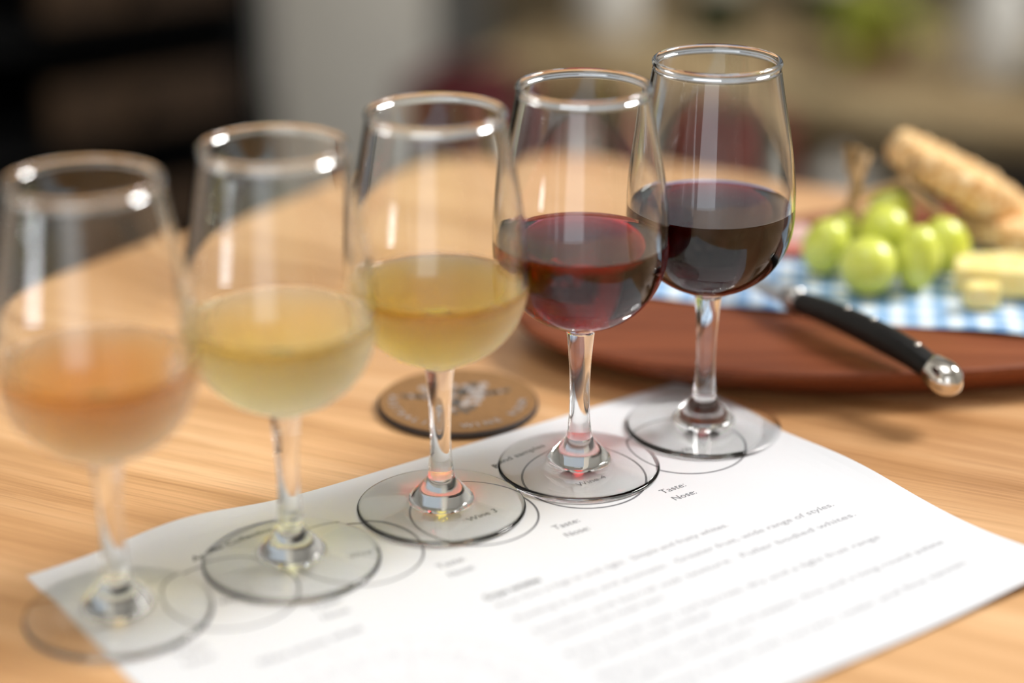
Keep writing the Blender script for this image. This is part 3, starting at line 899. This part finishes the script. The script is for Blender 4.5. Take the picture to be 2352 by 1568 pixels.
# bench along the right, behind the table
ba = math.atan2(2.216 - 2.552, 0.592 + 0.101)
bn = thing('wooden_bench', 'long pale wooden plank bench behind the table on the right', 'bench', (0.246, 2.384, ZF), ba)
BL = 1.20
for k in range(4):
    obj('seat_plank', box((0.27, 0.06 + k * 0.122, 0.434), (BL, 0.116, 0.032), bev=0.004), 'bench_plank_wood', bn)
obj('apron', box((0.27, 0.045, 0.40), (BL - 0.1, 0.022, 0.04)), 'bench_plank_wood', bn)
for lx in (-0.25, 0.78):
    for ly in (0.07, 0.42):
        obj('bench_leg', box((lx, ly, 0.209), (0.05, 0.05, 0.418)), 'bench_plank_wood', bn)
BZ = ZF + 0.45
sb = thing('sideboard', 'long olive-brown wooden sideboard against the wall behind the bench', 'sideboard', (0.58, 3.25, ZF), ba * 0.35)
obj('carcass', box((0, 0.20, 0.42), (1.25, 0.40, 0.80), bev=0.004), 'olive_wood', sb)
obj('sideboard_top', box((0, 0.19, 0.835), (1.30, 0.44, 0.03), bev=0.004), 'olive_wood', sb)
for k in range(4):
    d_ = obj('door', box((-0.462 + k * 0.308, -0.010, 0.44), (0.296, 0.018, 0.70), bev=0.004), 'olive_wood', sb)
    obj('door_handle', box((-0.462 + k * 0.308 + (0.12 if k % 2 == 0 else -0.12), -0.026, 0.52), (0.012, 0.014, 0.10), bev=0.003), 'satin_steel', d_)
for lx in (-0.58, 0.58):
    for ly in (0.04, 0.36):
        obj('foot_block', box((lx, ly, 0.010), (0.05, 0.05, 0.020)), 'olive_wood', sb)
def on_bench(x, y): 
    return (0.246 + x * math.cos(ba) - y * math.sin(ba), 2.384 + x * math.sin(ba) + y * math.cos(ba), BZ)
def crock(name, label, loc, h, r, mat, cat='crock', neck=0.7):
    o = thing(name, label, cat, loc)
    b = lathe('body', [(0, 0), (r * 0.8, 0), (r * 0.92, h * 0.1), (r, h * 0.35), (r * 0.98, h * 0.62), (r * neck, h * 0.80), (r * neck * 0.95, h * 0.92), (r * neck * 0.88, h * 0.92), (r * neck * 0.8, h * 0.8), (r * 0.85, h * 0.6), (0, h * 0.1)], mat, o, 40)
    lathe('lid', [(0, h * 0.93), (r * neck * 1.02, h * 0.92), (r * neck * 1.02, h * 0.95), (r * 0.2, h * 0.97), (r * 0.16, h), (0, h * 1.0)], mat, o, 32)
    return o
def crate(name, label, loc, s, rz, mat):
    o = thing(name, label, 'crate', loc, rz)
    sx, sy, sz = s
    for k in range(4):
        z = sz * (k + 0.5) / 4; hh = sz / 4 * 0.86
        obj('slat', box((0, -sy / 2, z), (sx, 0.012, hh), bev=0.002), mat, o)
        obj('slat', box((0, sy / 2, z), (sx, 0.012, hh), bev=0.002), mat, o)
        obj('slat', box((-sx / 2, 0, z), (0.012, sy - 0.016, hh), bev=0.002), mat, o)
        obj('slat', box((sx / 2, 0, z), (0.012, sy - 0.016, hh), bev=0.002), mat, o)
    obj('crate_base', box((0, 0, 0.008), (sx - 0.02, sy - 0.02, 0.016)), mat, o)
    for ax in (-1, 1):
        for ay in (-1, 1):
            obj('corner_post', box((ax * (sx / 2 - 0.02), ay * (sy / 2 - 0.02), sz / 2), (0.022, 0.022, sz)), mat, o)
    return o
crock('stoneware_crock', 'grey stoneware crock on the floor between the brick red and the black crate', (0.372, 2.16, ZF), 0.43, 0.055, 'grey_stoneware')
crock('stoneware_crock', 'grey stoneware crock on the floor between the maroon and the brick red crate', (0.075, 2.28, ZF), 0.44, 0.045, 'grey_stoneware')
crate('slatted_crate', 'brick red slatted crate standing on the floor, seen through the last glass', (0.238, 2.20, ZF), (0.12, 0.16, 0.46), R(-25), 'brick_red_crate')
crate('slatted_crate', 'black slatted crate standing on the floor at the far right', (0.57, 2.06, ZF), (0.26, 0.20, 0.42), R(-20), 'black_plastic')
# things on the bench
crock('lidded_jar', 'white lidded jar standing on the bench beside the plant', on_bench(0.300, 0.20), 0.15, 0.045, 'white_stoneware', 'jar')
crock('lidded_jar', 'white lidded jar at the left end of the bench', on_bench(-0.22, 0.20), 0.13, 0.045, 'white_stoneware', 'jar')
def plant(name, label, loc, nleaf, ln, wd, mat, seed, ph=0.05):
    random.seed(seed)
    o = thing(name, label, 'plant', loc)
    lathe('pot', [(0, 0), (0.030, 0), (0.040, ph), (0.043, ph), (0.043, ph + 0.010), (0.036, ph + 0.010), (0.034, ph - 0.005), (0, ph - 0.005)], 'terracotta_pot', o, 28)
    for k in range(nleaf):
        a = random.uniform(0, 2 * PI); el = R(random.uniform(5, 78)); L = ln * random.uniform(0.6, 1.1)
        V, F = [], []
        for i in range(7):
            t_ = i / 6; w_ = wd * math.sin(PI * min(1, t_ * 0.97 + 0.03)) ** 0.7
            r_ = L * t_ * math.cos(el); z_ = L * t_ * math.sin(el) - 0.35 * L * t_ * t_
            for s in (-1, 0, 1):
                V.append((r_ * math.cos(a) - s * w_ * math.sin(a), r_ * math.sin(a) + s * w_ * math.cos(a), ph + z_ + (0.15 * w_ if s else 0)))
        for i in range(6):
            for s in (0, 1): F.append([i * 3 + s, i * 3 + s + 1, (i + 1) * 3 + s + 1, (i + 1) * 3 + s])
        lf = from_py('leaf', V, F, mat, o, True)
    return o
plant('potted_plant', 'potted plant with bright yellow-green leaves on the bench', on_bench(0.155, 0.16), 46, 0.11, 0.014, 'yellow_green_leaf', 3)
plant('potted_plant', 'dark green leafy potted plant at the right end of the bench', on_bench(0.49, 0.22), 60, 0.17, 0.02, 'dark_green_leaf', 8)
crate('slatted_crate', 'maroon slatted crate on the floor beside the pale pillar', (-0.065, 2.36, ZF), (0.10, 0.14, 0.48), R(-20), 'maroon_fabric')
def bottle(label, loc):
    o = thing('wine_bottle', label, 'bottle', loc, 0, 'dark bottles on the bench')
    lathe('bottle_body', [(0, 0.004), (0.030, 0), (0.0365, 0.004), (0.037, 0.02), (0.037, 0.185), (0.033, 0.205), (0.018, 0.228), (0.0145, 0.245), (0.0145, 0.290), (0.0165, 0.292), (0.0165, 0.302), (0.010, 0.302), (0, 0.300)], 'green_bottle_glass', o, 32)
    lathe('paper_label', [(0.0372, 0.075), (0.0374, 0.076), (0.0374, 0.150), (0.0372, 0.151)], 'bottle_label', o, 32)
    return o
bottle('dark green wine bottle on the bench next to the left jar', on_bench(-0.09, 0.26))
bottle('dark green wine bottle on the bench left of the bright plant', on_bench(0.03, 0.36))
